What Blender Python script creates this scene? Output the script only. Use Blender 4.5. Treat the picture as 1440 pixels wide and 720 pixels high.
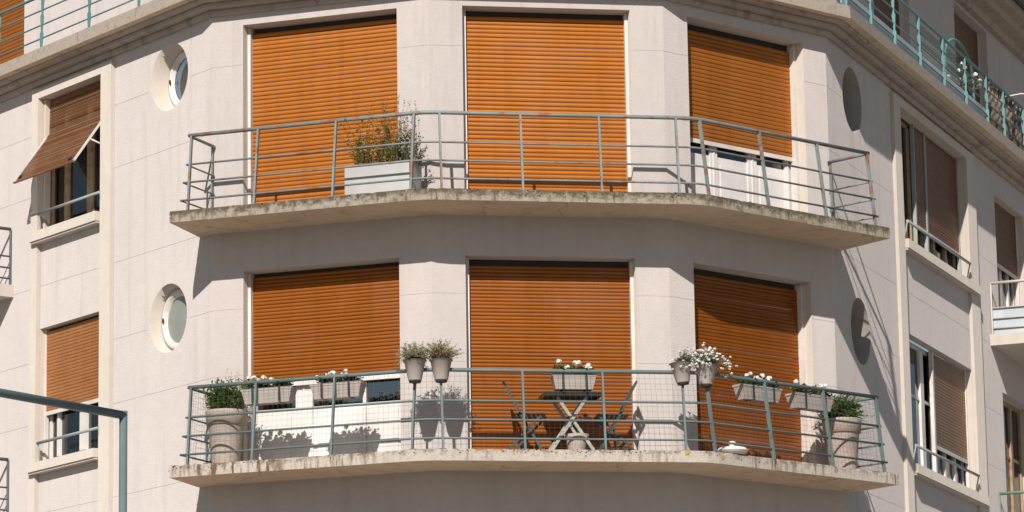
import bpy, bmesh, math, random
from mathutils import Vector, Matrix
R_ = math.radians
scn = bpy.context.scene
for o in list(bpy.data.objects): bpy.data.objects.remove(o)
COL = scn.collection

# ------------------------------------------------------------------ camera, world, sun, exposure
Z0 = 13.2                                   # height above the ground of the upper window heads (local z = 0)
CAM = Vector((-7.1993, -41.4813, -11.5669 + Z0))
cr, cu, cf = Vector((.98743, -.157267, -.01577)), Vector((-.016161, -.199713, .979721)), Vector((.157227, .967151, .199745))
cd = bpy.data.cameras.new('camera'); cam = bpy.data.objects.new('camera', cd); COL.objects.link(cam)
m = Matrix((( cr.x, cu.x, -cf.x, CAM.x), (cr.y, cu.y, -cf.y, CAM.y), (cr.z, cu.z, -cf.z, CAM.z), (0, 0, 0, 1)))
cam.matrix_world = m
cd.sensor_fit = 'HORIZONTAL'; cd.sensor_width = 36; cd.lens = 5187.0 * 36 / 1440
cd.clip_start = .5; cd.clip_end = 3000
scn.camera = cam
SUNV = Vector((math.cos(R_(34)) * math.sin(R_(19)), math.cos(R_(34)) * math.cos(R_(19)), -math.sin(R_(34))))
w = bpy.data.worlds.new('World'); scn.world = w; w.use_nodes = True
nt = w.node_tree; bg = nt.nodes['Background']
sky = nt.nodes.new('ShaderNodeTexSky'); sky.sky_type = 'NISHITA'; sky.sun_disc = False
sky.sun_elevation = math.asin(-SUNV.z); sky.sun_rotation = math.atan2(-SUNV.x, -SUNV.y) % (2 * math.pi)
sky.air_density = 1.0; sky.dust_density = .35; sky.ozone_density = 1.0
nt.links.new(sky.outputs[0], bg.inputs[0]); bg.inputs[1].default_value = .056
sl = bpy.data.lights.new('sun', 'SUN'); sl.energy = 4.9; sl.angle = R_(.53); sl.color = (1, .945, .875)
so = bpy.data.objects.new('sun', sl); COL.objects.link(so); so.rotation_euler = SUNV.to_track_quat('-Z', 'Y').to_euler(); so.location = (-10, -25, 30)
scn.view_settings.view_transform = 'Standard'; scn.view_settings.look = 'None'
scn.view_settings.exposure = 0.17; scn.view_settings.gamma = 1; scn.view_settings.use_curve_mapping = False

# ------------------------------------------------------------------ materials
def nodes(name):
    mt = bpy.data.materials.new(name); mt.use_nodes = True
    n = mt.node_tree.nodes; b = n['Principled BSDF']
    return mt, mt.node_tree, b
def L(t, a, b): t.links.new(a, b)
def coords(t, scale=(1, 1, 1), kind='Object', rot=(0, 0, 0)):
    c = t.nodes.new('ShaderNodeTexCoord'); mp = t.nodes.new('ShaderNodeMapping')
    mp.inputs['Scale'].default_value = scale; mp.inputs['Rotation'].default_value = rot
    L(t, c.outputs[kind], mp.inputs[0]); return mp.outputs[0]
def noise(t, co, scale, detail=4, rough=.55):
    n = t.nodes.new('ShaderNodeTexNoise'); n.inputs['Scale'].default_value = scale
    n.inputs['Detail'].default_value = detail; n.inputs['Roughness'].default_value = rough
    L(t, co, n.inputs['Vector']); return n.outputs['Fac']
def ramp(t, f, stops):
    r = t.nodes.new('ShaderNodeValToRGB'); e = r.color_ramp.elements
    while len(e) < len(stops): e.new(.5)
    for i, (p, c) in enumerate(stops): e[i].position = p; e[i].color = (*c, 1) if len(c) == 3 else c
    L(t, f, r.inputs[0]); return r.outputs[0]
def mix(t, f, a, b, mode='MIX'):
    x = t.nodes.new('ShaderNodeMix'); x.data_type = 'RGBA'; x.blend_type = mode
    for s, v in ((x.inputs[0], f), (x.inputs[6], a), (x.inputs[7], b)):
        if hasattr(v, 'is_output'): L(t, v, s)
        elif isinstance(v, (int, float)): s.default_value = v
        else: s.default_value = (*v, 1)
    return x.outputs[2]
def bump(t, b, h, strength=.3, dist=.01):
    n = t.nodes.new('ShaderNodeBump'); n.inputs['Strength'].default_value = strength; n.inputs['Distance'].default_value = dist
    L(t, h, n.inputs['Height']); L(t, n.outputs[0], b.inputs['Normal'])
def spec(b, v): b.inputs['Specular IOR Level'].default_value = v

def wall_mat(name, col, dirt=(.36, .31, .27), rough=1.0, amount=.5, grain=.6):
    mt, t, b = nodes(name)
    g = coords(t)
    big = noise(t, g, .55, 5, .6)
    streak = noise(t, coords(t, (3.2, 3.2, .22)), 1.6, 4, .6)
    fine = noise(t, g, 60, 4, .7)
    mid = noise(t, g, 7, 5, .6)
    c1 = mix(t, ramp(t, big, [(.35, (0, 0, 0)), (.7, (1, 1, 1))]), tuple(x * .93 for x in col), col)
    c2 = mix(t, ramp(t, streak, [(.52, (0, 0, 0)), (.85, (amount,) * 3)]), c1, dirt)
    c3 = mix(t, ramp(t, mid, [(.3, (.12,) * 3), (.6, (0, 0, 0))]), c2, dirt)
    c4 = mix(t, ramp(t, fine, [(.35, (.16,) * 3), (.6, (0, 0, 0))]), c3, dirt)
    L(t, c4, b.inputs['Base Color']); b.inputs['Roughness'].default_value = .92; spec(b, .15); b.inputs['Diffuse Roughness'].default_value = .7
    n2 = noise(t, g, 42, 5, .75)
    bump(t, b, n2, grain, .012)
    return mt
M = {}
M['wall'] = wall_mat('painted_render', (.61, .552, .528))
M['trim'] = wall_mat('cream_render', (.63, .565, .50), amount=.3, grain=.2)
M['reveal_shade'] = wall_mat('shade_toned_render', (.38, .335, .295), (.12, .10, .09), amount=.6)  # recess shade of the right-wing round openings, put into the render colour
M['cornice'] = wall_mat('cast_stone', (.50, .42, .36), (.13, .10, .075), amount=.8)
M['soffit'] = wall_mat('soffit_paint', (.76, .61, .45), (.30, .18, .08), amount=.5)
def add_cracks(mt):
    t = mt.node_tree; b = t.nodes['Principled BSDF']; src = b.inputs['Base Color'].links[0].from_socket
    g = coords(t); n = t.nodes.new('ShaderNodeTexNoise'); n.inputs['Scale'].default_value = 3.5; n.inputs['Detail'].default_value = 5; L(t, g, n.inputs['Vector'])
    sc = t.nodes.new('ShaderNodeVectorMath'); sc.operation = 'SCALE'; sc.inputs['Scale'].default_value = .35; L(t, n.outputs['Color'], sc.inputs[0])
    ad = t.nodes.new('ShaderNodeVectorMath'); L(t, g, ad.inputs[0]); L(t, sc.outputs[0], ad.inputs[1])
    v = t.nodes.new('ShaderNodeTexVoronoi'); v.feature = 'DISTANCE_TO_EDGE'; v.inputs['Scale'].default_value = .62; L(t, ad.outputs[0], v.inputs['Vector'])
    f = ramp(t, v.outputs['Distance'], [(.0, (.55,) * 3), (.003, (.22,) * 3), (.009, (0, 0, 0))])
    L(t, mix(t, f, src, (.12, .06, .025)), b.inputs['Base Color'])
add_cracks(M['soffit'])
M['upper_wall'] = wall_mat('upper_render', (.60, .545, .525))

def fascia(name, base, dark, lo, hi, hi2, ztop=None, gain=.2):
    mt, t, b = nodes(name); g = coords(t)
    a = noise(t, coords(t, (1, 1, 1.3)), 11, 8, .72); s = noise(t, coords(t, (5, 5, .7)), 3.2, 6, .7); f = noise(t, g, 70, 3, .7); pl = noise(t, g, 1.1, 4, .6)
    c = mix(t, ramp(t, f, [(.3, (.35,) * 3), (.65, (0, 0, 0))]), base, dark)
    if ztop:
        sx = t.nodes.new('ShaderNodeSeparateXYZ'); L(t, t.nodes.new('ShaderNodeTexCoord').outputs['Object'], sx.inputs[0])
        mr = t.nodes.new('ShaderNodeMapRange'); mr.inputs[1].default_value = ztop - .11; mr.inputs[2].default_value = ztop; mr.inputs[3].default_value = -gain * .45; mr.inputs[4].default_value = gain * .6
        L(t, sx.outputs[2], mr.inputs[0]); ad = t.nodes.new('ShaderNodeMath'); L(t, a, ad.inputs[0]); L(t, mr.outputs[0], ad.inputs[1]); a2 = ad.outputs[0]
    else: a2 = a
    c = mix(t, ramp(t, a2, [(lo, (0, 0, 0)), (hi, (.9,) * 3)]), c, dark)
    sp = mix(t, 1.0, ramp(t, s, [(hi2, (0, 0, 0)), (hi2 + .12, (.9,) * 3)]), ramp(t, pl, [(.42, (0, 0, 0)), (.6, (1, 1, 1))]), 'MULTIPLY')
    c = mix(t, sp, c, (.10, .055, .02))
    L(t, c, b.inputs['Base Color']); b.inputs['Roughness'].default_value = .95; spec(b, .1)
    bump(t, b, a, .6, .012); return mt
M['fascia_old'] = fascia('weathered_concrete', (.36, .312, .252), (.08, .066, .042), .40, .60, .50, Z0 - 2.392, .22)
M['fascia_new'] = fascia('pale_concrete', (.50, .44, .385), (.17, .13, .09), .52, .70, .48, Z0 - 5.392, .18)
M['fascia_top'] = fascia('top_concrete', (.44, .375, .315), (.15, .12, .085), .52, .8, .6)

def slat_mat(name, c1, c2, rough):
    mt, t, b = nodes(name)
    oi = t.nodes.new('ShaderNodeObjectInfo')
    g = t.nodes.new('ShaderNodeTexCoord').outputs['Object']
    add = t.nodes.new('ShaderNodeVectorMath'); add.operation = 'ADD'
    L(t, g, add.inputs[0]); L(t, oi.outputs['Location'], add.inputs[1])
    mp = t.nodes.new('ShaderNodeMapping'); mp.inputs['Scale'].default_value = (1.2, 1.2, 9); L(t, add.outputs[0], mp.inputs[0])
    n1 = noise(t, mp.outputs[0], 2.2, 5, .6)
    mp2 = t.nodes.new('ShaderNodeMapping'); mp2.inputs['Scale'].default_value = (.8, .8, .9); L(t, add.outputs[0], mp2.inputs[0])
    n2 = noise(t, mp2.outputs[0], 1.2, 4, .6)
    c = mix(t, ramp(t, n1, [(.3, (0, 0, 0)), (.75, (1, 1, 1))]), c1, c2)
    c = mix(t, ramp(t, n2, [(.5, (0, 0, 0)), (.8, (.35,) * 3)]), c, tuple(min(1, x * .8 + .10) for x in c2))
    mp3 = t.nodes.new('ShaderNodeMapping'); mp3.inputs['Scale'].default_value = (7, 7, .35); L(t, add.outputs[0], mp3.inputs[0])
    n3 = noise(t, mp3.outputs[0], 1.3, 5, .65)
    c = mix(t, ramp(t, n3, [(.5, (0, 0, 0)), (.85, (.45,) * 3)]), c, tuple(x * .55 for x in c1))
    c = mix(t, ramp(t, n3, [(.2, (.3,) * 3), (.42, (0, 0, 0))]), c, tuple(min(1, x * .85 + .07) for x in c2))
    rv = t.nodes.new('ShaderNodeMapRange'); rv.inputs[3].default_value = .0; rv.inputs[4].default_value = .22; L(t, oi.outputs['Random'], rv.inputs[0])
    c = mix(t, rv.outputs[0], c, tuple(x * .6 for x in c1))
    L(t, c, b.inputs['Base Color']); b.inputs['Roughness'].default_value = rough; spec(b, .6); b.inputs['Specular Tint'].default_value = (1, .68, .42, 1); b.inputs['Metallic'].default_value = .35
    return mt
M['slat_faded'] = slat_mat('faded_orange_plastic', (.40, .124, .017), (.44, .156, .032), .44)
M['slat_rich'] = slat_mat('orange_plastic', (.255, .068, .006), (.295, .088, .012), .44)
M['slat_wood'] = slat_mat('tan_wood_plastic', (.44, .17, .055), (.52, .24, .10), .5)
M['slat_brown'] = slat_mat('brown_plastic', (.15, .066, .042), (.20, .10, .066), .5)
M['slat_taupe'] = slat_mat('taupe_brown_plastic', (.24, .15, .105), (.31, .21, .155), .5)
M['slat_dark'] = slat_mat('dark_brown_wood', (.22, .09, .038), (.32, .15, .07), .6)
M['slat_dark2'] = slat_mat('weathered_brown_wood', (.27, .14, .07), (.36, .21, .125), .65)
M['slat_dark3'] = slat_mat('blackened_wood', (.12, .05, .024), (.18, .085, .045), .6)

def paint(name, col, rust=(.20, .07, .03), lo=.6, hi=.75, rough=.5, scale=6, spots=None):
    mt, t, b = nodes(name); g = coords(t)
    n = noise(t, g, scale, 6, .7); n2 = noise(t, g, 2.0, 3, .6)
    c = mix(t, ramp(t, n2, [(.3, (0, 0, 0)), (.7, (1, 1, 1))]), tuple(x * .75 for x in col), col)
    c = mix(t, ramp(t, n, [(lo, (0, 0, 0)), (hi, (.9,) * 3)]), c, rust)
    L(t, c, b.inputs['Base Color']); b.inputs['Roughness'].default_value = rough; spec(b, .35)
    bump(t, b, n, .2, .003); return mt
M['rail_old'] = paint('rusty_grey_green_paint', (.20, .245, .24), (.22, .09, .05), .50, .62)
M['rail_low'] = paint('grey_green_paint', (.135, .185, .182), (.12, .09, .065), .57, .75)
M['rail_teal'] = paint('teal_paint', (.125, .275, .285), (.05, .09, .09), .62, .8)
M['rail_cream'] = paint('cream_paint', (.60, .52, .46), (.30, .14, .07), .6, .75)
M['rail_green'] = paint('green_paint', (.16, .30, .20), (.10, .12, .08), .6, .8)
M['bar_grey'] = paint('grey_bar_paint', (.33, .37, .35), (.2, .15, .12), .6, .8)
M['post'] = paint('grey_green_post_paint', (.145, .195, .195), (.10, .13, .13), .6, .9, .35)
M['white'] = paint('white_paint', (.72, .67, .63), (.50, .42, .36), .55, .8, .5)
M['white_clean'] = paint('white_lacquer', (.76, .71, .68), (.62, .56, .52), .6, .9, .4)
M['wood'] = paint('stained_wood', (.42, .29, .18), (.18, .09, .04), .5, .7, .5)
M['iron'] = paint('dark_iron', (.03, .035, .035), (.05, .04, .03), .6, .9, .45)
M['table_top'] = paint('dark_green_metal', (.018, .03, .032), (.03, .03, .03), .6, .9, .4)
M['chair_metal'] = paint('dark_green_chair_paint', (.035, .055, .05), (.05, .05, .05), .6, .9, .5)
M['leg_metal'] = paint('pale_grey_wood', (.42, .41, .37), (.25, .24, .2), .5, .8, .6)
M['planter'] = paint('taupe_plastic', (.40, .345, .315), (.30, .25, .22), .55, .8, .55)
M['planter_box'] = paint('pale_grey_fibre_cement', (.48, .47, .46), (.41, .40, .385), .5, .8, .75)
M['terracotta'] = paint('pale_clay', (.50, .41, .35), (.40, .31, .25), .5, .8, .8)
M['pot_dark'] = paint('dark_plastic', (.06, .05, .045), (.08, .06, .05), .5, .8, .5)
M['soil'] = paint('soil', (.05, .035, .025), (.09, .06, .04), .4, .7, .95, 30)
M['rubber'] = paint('black_seal', (.02, .02, .02), (.03, .03, .03), .5, .8, .6)
M['wire'] = paint('dull_wire', (.13, .135, .13), (.1, .08, .06), .6, .8, .5)
M['zinc'] = paint('dark_zinc', (.05, .06, .065), (.09, .10, .1), .5, .8, .45)
M['asphalt'] = paint('pale_worn_asphalt', (.25, .23, .20), (.30, .275, .24), .5, .8, .9, 3)
M['paving'] = paint('pale_paving', (.42, .39, .34), (.30, .27, .23), .5, .8, .85, 2)
M['kerbstone'] = paint('kerbstone', (.36, .34, .31), (.25, .23, .2), .5, .8, .85, 3)
M['roof'] = paint('roof_slate', (.08, .085, .09), (.12, .11, .1), .5, .8, .7)
M['curtain'] = paint('net_curtain', (.42, .40, .36), (.30, .29, .27), .5, .8, .9)
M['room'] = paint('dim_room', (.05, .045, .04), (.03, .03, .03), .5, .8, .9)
M['frosted'] = paint('frosted_glass', (.30, .31, .28), (.24, .26, .24), .4, .7, .25)
M['panel_blue'] = paint('pale_blue_screen', (.48, .54, .58), (.38, .42, .45), .5, .8, .7)
M['net'] = paint('grey_netting', (.22, .24, .22), (.3, .3, .27), .4, .7, .9, 40)
M['moss'] = paint('dark_moss', (.055, .045, .018), (.03, .022, .01), .4, .7, .95, 40)
M['moss_brown'] = paint('brown_moss', (.13, .07, .025), (.08, .04, .015), .4, .7, .95, 40)
M['lichen'] = paint('yellow_lichen', (.62, .36, .03), (.4, .22, .03), .5, .8, .95, 60)

def glass_mat():
    mt = bpy.data.materials.new('window_glass'); mt.use_nodes = True; t = mt.node_tree
    for n in list(t.nodes): t.nodes.remove(n)
    o = t.nodes.new('ShaderNodeOutputMaterial'); mx = t.nodes.new('ShaderNodeMixShader')
    tr = t.nodes.new('ShaderNodeBsdfTransparent'); gl = t.nodes.new('ShaderNodeBsdfGlossy'); fr = t.nodes.new('ShaderNodeFresnel')
    tr.inputs[0].default_value = (.72, .78, .78, 1); gl.inputs['Roughness'].default_value = .015
    fr.inputs[0].default_value = 2.4
    L(t, fr.outputs[0], mx.inputs[0]); L(t, tr.outputs[0], mx.inputs[1]); L(t, gl.outputs[0], mx.inputs[2]); L(t, mx.outputs[0], o.inputs[0])
    return mt
M['glass'] = glass_mat()

def leaf_mat(name, c1, c2):
    mt, t, b = nodes(name)
    n = noise(t, coords(t), 14, 3, .6)
    L(t, mix(t, ramp(t, n, [(.35, (0, 0, 0)), (.65, (1, 1, 1))]), c1, c2), b.inputs['Base Color'])
    b.inputs['Roughness'].default_value = .5; spec(b, .4)
    b.inputs['Transmission Weight'].default_value = 0
    b.inputs['Subsurface Weight'].default_value = 0
    # thin leaves let some light through
    tl = t.nodes.new('ShaderNodeBsdfTranslucent'); tl.inputs[0].default_value = (*[min(1, x * 1.4) for x in c2], 1)
    ms = t.nodes.new('ShaderNodeMixShader'); ms.inputs[0].default_value = .3
    out = [x for x in t.nodes if x.type == 'OUTPUT_MATERIAL'][0]
    L(t, b.outputs[0], ms.inputs[1]); L(t, tl.outputs[0], ms.inputs[2]); L(t, ms.outputs[0], out.inputs[0])
    return mt
M['leaf_green'] = leaf_mat('green_leaf', (.05, .12, .03), (.13, .22, .06))
M['leaf_olive'] = leaf_mat('olive_leaf', (.09, .11, .035), (.24, .22, .08))
M['leaf_olive2'] = leaf_mat('yellow_green_leaf', (.16, .17, .04), (.34, .30, .09))
M['leaf_grey'] = leaf_mat('grey_green_leaf', (.27, .28, .18), (.46, .44, .32))
M['leaf_fresh'] = leaf_mat('fresh_green_leaf', (.12, .19, .04), (.24, .32, .08))
M['leaf_red'] = leaf_mat('dry_red_leaf', (.28, .10, .04), (.36, .18, .07))
M['leaf_dry'] = leaf_mat('dry_straw', (.40, .32, .18), (.5, .42, .27))
M['stem'] = paint('stem', (.14, .11, .06), (.1, .07, .04), .5, .8, .8)
M['petal'] = leaf_mat('white_petal', (.80, .78, .74), (.85, .83, .80))

def camo():
    mt, t, b = nodes('camouflage_cloth'); g = coords(t)
    a = noise(t, g, 5.5, 3, .5); d = noise(t, coords(t, (1, 1, 1.5)), 7, 2, .5)
    c = ramp(t, a, [(.0, (.50, .36, .25)), (.53, (.50, .36, .25)), (.545, (.075, .06, .055)), (1, (.075, .06, .055))])
    L(t, mix(t, ramp(t, d, [(.62, (0, 0, 0)), (.63, (1, 1, 1))]), c, (.2, .14, .10)), b.inputs['Base Color'])
    b.inputs['Roughness'].default_value = .9; return mt
M['camo'] = camo()

# ------------------------------------------------------------------ mesh helpers
class MB:
    def __init__(s): s.v = []; s.f = []; s.mi = []; s.mats = []; s.smooth = []
    def mat(s, name):
        if name not in s.mats: s.mats.append(name)
        return s.mats.index(name)
    def face(s, pts, mat, smooth=False):
        i = len(s.v); s.v += [tuple(p) for p in pts]; s.f.append(tuple(range(i, i + len(pts)))); s.mi.append(s.mat(mat)); s.smooth.append(smooth)
    def grid(s, rows, mat, close=False, smooth=True):
        """rows: list of rings of the same length"""
        i0 = len(s.v); n = len(rows[0])
        for r in rows: s.v += [tuple(p) for p in r]
        for a in range(len(rows) - 1):
            for b in range(n if close else n - 1):
                c = (b + 1) % n
                s.f.append((i0 + a * n + b, i0 + a * n + c, i0 + (a + 1) * n + c, i0 + (a + 1) * n + b)); s.mi.append(s.mat(mat)); s.smooth.append(smooth)
    def box(s, x0, x1, y0, y1, z0, z1, mat):
        p = [(x, y, z) for z in (z0, z1) for y in (y0, y1) for x in (x0, x1)]
        i = len(s.v); s.v += p
        for q in ((0, 1, 3, 2), (4, 6, 7, 5), (0, 4, 5, 1), (2, 3, 7, 6), (0, 2, 6, 4), (1, 5, 7, 3)):
            s.f.append(tuple(i + k for k in q)); s.mi.append(s.mat(mat)); s.smooth.append(False)
    def bar(s, a, b, wx, wy, mat, up=Vector((0, 0, 1))):
        a = Vector(a); b = Vector(b); d = (b - a).normalized(); up = Vector(up)
        if abs(d.dot(up)) > .97: up = Vector((0, 1, 0))
        x = d.cross(up).normalized(); y = x.cross(d)
        r = []
        for c in (a, b): r.append([c + x * (sx * wx / 2) + y * (sy * wy / 2) for sx, sy in ((-1, -1), (1, -1), (1, 1), (-1, 1))])
        s.grid(r, mat, True, False); s.face(r[0][::-1], mat); s.face(r[1], mat)
    def tube(s, pts, r, mat, n=8, caps=True, radii=None):
        pts = [Vector(p) for p in pts]; rings = []
        prev = None
        for i, p in enumerate(pts):
            if i == 0: d = pts[1] - p
            elif i == len(pts) - 1: d = p - pts[i - 1]
            else: d = (pts[i + 1] - p).normalized() + (p - pts[i - 1]).normalized()
            d.normalize()
            up = Vector((0, 0, 1)) if abs(d.z) < .9 else Vector((0, 1, 0))
            x = d.cross(up).normalized() if prev is None else (prev - d * prev.dot(d)).normalized()
            prev = x; y = d.cross(x)
            k = 1.0
            if 0 < i < len(pts) - 1:
                ca = (pts[i + 1] - p).normalized().dot((p - pts[i - 1]).normalized()); k = 1 / max(.5, math.sqrt((1 + ca) / 2))
            rr = (radii[i] if radii else r)
            rings.append([p + (x * math.cos(2 * math.pi * j / n) + y * math.sin(2 * math.pi * j / n)) * rr for j in range(n)])
        s.grid(rings, mat, True, n > 5)
        if caps: s.face(rings[0][::-1], mat); s.face(rings[-1], mat)
    def prism(s, poly, z0, z1, mat, mat_bot=None, mat_top=None):
        lo = [(p[0], p[1], z0) for p in poly]; hi = [(p[0], p[1], z1) for p in poly]
        s.grid([lo, hi], mat, True, False); s.face(lo[::-1], mat_bot or mat); s.face(hi, mat_top or mat)
    def lathe(s, prof, mat, n=24, c=(0, 0), smooth=True, cap=True):
        rows = [[(c[0] + r * math.cos(2 * math.pi * j / n), c[1] + r * math.sin(2 * math.pi * j / n), z) for j in range(n)] for r, z in prof]
        s.grid(rows, mat, True, smooth)
        if cap:
            if prof[0][0] > 1e-4: s.face(rows[0][::-1], mat)
    def mesh(s, name, weld=True):
        me = bpy.data.meshes.new(name); me.from_pydata(s.v, [], s.f)
        for x in s.mats: me.materials.append(M[x])
        me.polygons.foreach_set('material_index', s.mi); me.polygons.foreach_set('use_smooth', s.smooth)
        if weld:
            bm = bmesh.new(); bm.from_mesh(me); bmesh.ops.remove_doubles(bm, verts=bm.verts, dist=1e-5)
            bmesh.ops.recalc_face_normals(bm, faces=bm.faces); bm.to_mesh(me); bm.free()
        me.update(); return me
    def build(s, name, parent=None, mw=None, weld=True):
        return link(name, s.mesh(name, weld), parent, mw)
def link(name, me, parent=None, mw=None):
    o = bpy.data.objects.new(name, me); COL.objects.link(o)
    if parent: o.parent = parent
    if mw is not None: o.matrix_basis = mw
    return o
def tag(o, label, cat, group=None):
    o['label'] = label; o['category'] = cat
    if group: o['group'] = group
    return o
def thing(name, label, cat, mw=None, group=None):
    o = bpy.data.objects.new(name, None); COL.objects.link(o); o.empty_display_size = .1
    if mw is not None: o.matrix_basis = mw
    return tag(o, label, cat, group)
def stuff(o): o['kind'] = 'stuff'; return o
def structure(o): o['kind'] = 'structure'; return o

# ------------------------------------------------------------------ plan of the building
aL, aR, aLW, aRW = (R_(x) for x in (-28.634, 32.307, -61.728, 59.102))
LENL, LENR = 2.7713, 2.7769
CLp, CRp = Vector((-1.4035, 0)), Vector((1.403, 0))
LWp = CLp - Vector((math.cos(aL), math.sin(aL))) * LENL
RWp = CRp + Vector((math.cos(aR), math.sin(aR))) * LENR
LWLEN, RWLEN = 9.0, 14.0
LWe = LWp - Vector((math.cos(aLW), math.sin(aLW))) * LWLEN
RWe = RWp + Vector((math.cos(aRW), math.sin(aRW))) * RWLEN
# frames: local x runs left to right seen from outside, -y is outward, z is up with 0 at the upper window heads
def frame(o, a): return Matrix.Translation((o.x, o.y, Z0)) @ Matrix.Rotation(a, 4, 'Z')
FR = {'L': frame(LWp, aL), 'C': frame(CLp, 0), 'R': frame(CRp, aR), 'LW': frame(LWp, aLW), 'RW': frame(RWp, aRW)}
def P(k, x, off, z): return FR[k] @ Vector((x, -off, z))
def Ls(s): return LENL - s              # distance measured leftwards from the front corner -> local x
def offset_poly(pts, off):
    """mitred outward offset of the open plan line LWe..RWe"""
    out = []
    for i, p in enumerate(pts):
        ns = []
        if i > 0: d = (p - pts[i - 1]).normalized(); ns.append(Vector((d.y, -d.x)))
        if i < len(pts) - 1: d = (pts[i + 1] - p).normalized(); ns.append(Vector((d.y, -d.x)))
        if len(ns) == 2:
            b = (ns[0] + ns[1]).normalized(); out.append(p + b * (off / b.dot(ns[0])))
        else: out.append(p + ns[0] * off)
    return out
LINE = [LWe, LWp, CLp, CRp, RWp, RWe]

bld = thing('apartment_building', 'cream rendered corner apartment building with orange roller shutters and wrap-around balconies', 'building')

# ------------------------------------------------------------------ walls with real openings
JOINTS = [-.49, -1.29, -2.49, -3.45, -4.25, -5.40, -6.3]
def wall(k, x0, x1, holes, circles, zlo=-Z0, zhi=.30, depth=.16, mat='wall', name='wall', joints=JOINTS, revmat='trim', zoff=0):
    mb = MB(); g = .002; gd = .003
    xs = {x0, x1}; zs = {zlo, zhi}
    for h in holes: xs |= {h[0], h[1]}; zs |= {h[2], h[3]}
    sq = [(cx - r - .06, cx + r + .06, cz - r - .06, cz + r + .06) for cx, cz, r in circles]
    for h in sq: xs |= {h[0], h[1]}; zs |= {h[2], h[3]}
    for j in joints: zs |= {j - g, j + g}
    xs = sorted(xs); zs = sorted(zs)
    def inside(a, b, r): return r[0] - 1e-6 < a < r[1] + 1e-6 and r[2] - 1e-6 < b < r[3] + 1e-6
    for j in range(len(zs) - 1):
        zc = (zs[j] + zs[j + 1]) / 2
        isj = any(abs(zc - q) < g for q in joints)
        for i in range(len(xs) - 1):
            xc = (xs[i] + xs[i + 1]) / 2
            if any(inside(xc, zc, h) for h in holes) or any(inside(xc, zc, h) for h in sq): continue
            a, b, c, d = xs[i], xs[i + 1], zs[j], zs[j + 1]
            y = gd if isj else 0
            mb.face([(a, y, c), (b, y, c), (b, y, d), (a, y, d)], mat)
            if isj:
                mb.face([(a, 0, c), (b, 0, c), (b, y, c), (a, y, c)], mat); mb.face([(a, y, d), (b, y, d), (b, 0, d), (a, 0, d)], mat)
    for h in holes:
        a, b, c, d = h[:4]; dp = h[4] if len(h) > 4 else depth
        mb.face([(a, 0, c), (a, 0, d), (a, dp, d), (a, dp, c)], revmat); mb.face([(b, 0, c), (b, dp, c), (b, dp, d), (b, 0, d)], revmat)
        mb.face([(a, 0, d), (b, 0, d), (b, dp, d), (a, dp, d)], revmat); mb.face([(a, 0, c), (a, dp, c), (b, dp, c), (b, 0, c)], revmat)
    n = 48
    for (cx, cz, r), q in zip(circles, sq):
        ring = []; sqr = []; hw = (q[1] - q[0]) / 2
        for i in range(n):
            t = 2 * math.pi * i / n; co, si = math.cos(t), math.sin(t); mm = max(abs(co), abs(si))
            ring.append((cx + r * co, 0, cz + r * si)); sqr.append((cx + hw * co / mm, 0, cz + hw * si / mm))
        mb.grid([sqr, ring], mat, True, False)
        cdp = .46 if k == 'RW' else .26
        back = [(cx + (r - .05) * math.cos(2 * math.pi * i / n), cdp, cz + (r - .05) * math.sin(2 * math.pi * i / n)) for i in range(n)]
        mb.grid([ring, back], 'reveal_shade' if k == 'RW' else revmat, True, True)
    return mb.build(name, bld, FR[k])

OPW = .40      # margin of the openings on the three front facets
OPEN = [(0, -2.388), (-3, -5.388), (-6, -8.388)]
for k, ln in (('L', LENL), ('C', 2.8065), ('R', LENR)):
    wall(k, 0, ln, [(OPW, ln - OPW, b, t, .34) for t, b in OPEN], [])
RWN = [(-.04, -1.80), (-3.04, -4.79)]
wall('LW', -LWLEN, 0, [(-4.02, -2.48, b, t, .16) for t, b in RWN], [(-.96, -.395, .42), (-.975, -3.38, .42)])
RW_OP = (3.17, 6.50)
wall('RW', 0, RWLEN, [(*RW_OP, b, t, .12) for t, b in RWN] + [(8.2, 9.9, -2.40, -.22, .2), (8.2, 9.9, -5.40, -3.1, .2)], [(1.10, -.42, .42), (1.12, -3.38, .42)])

# proud surrounds of the side bays
def surround(k, xa, xb, oa, ob, top, otop, proud):
    for a, b in ((xa, oa), (ob, xb)):
        mb = MB(); mb.box(a, b, -proud, -.002, -Z0, top, 'trim'); mb.build('pilaster', bld, FR[k])
    mb = MB(); mb.box(oa + .001, ob - .001, -proud - .001, -.003, otop, top + .001, 'trim'); mb.build('lintel', bld, FR[k])
surround('LW', -4.18, -2.23, -4.02, -2.48, .08, -.04, .06)
surround('RW', 2.86, 6.95, 3.17, 6.50, .08, -.04, .05)

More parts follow.
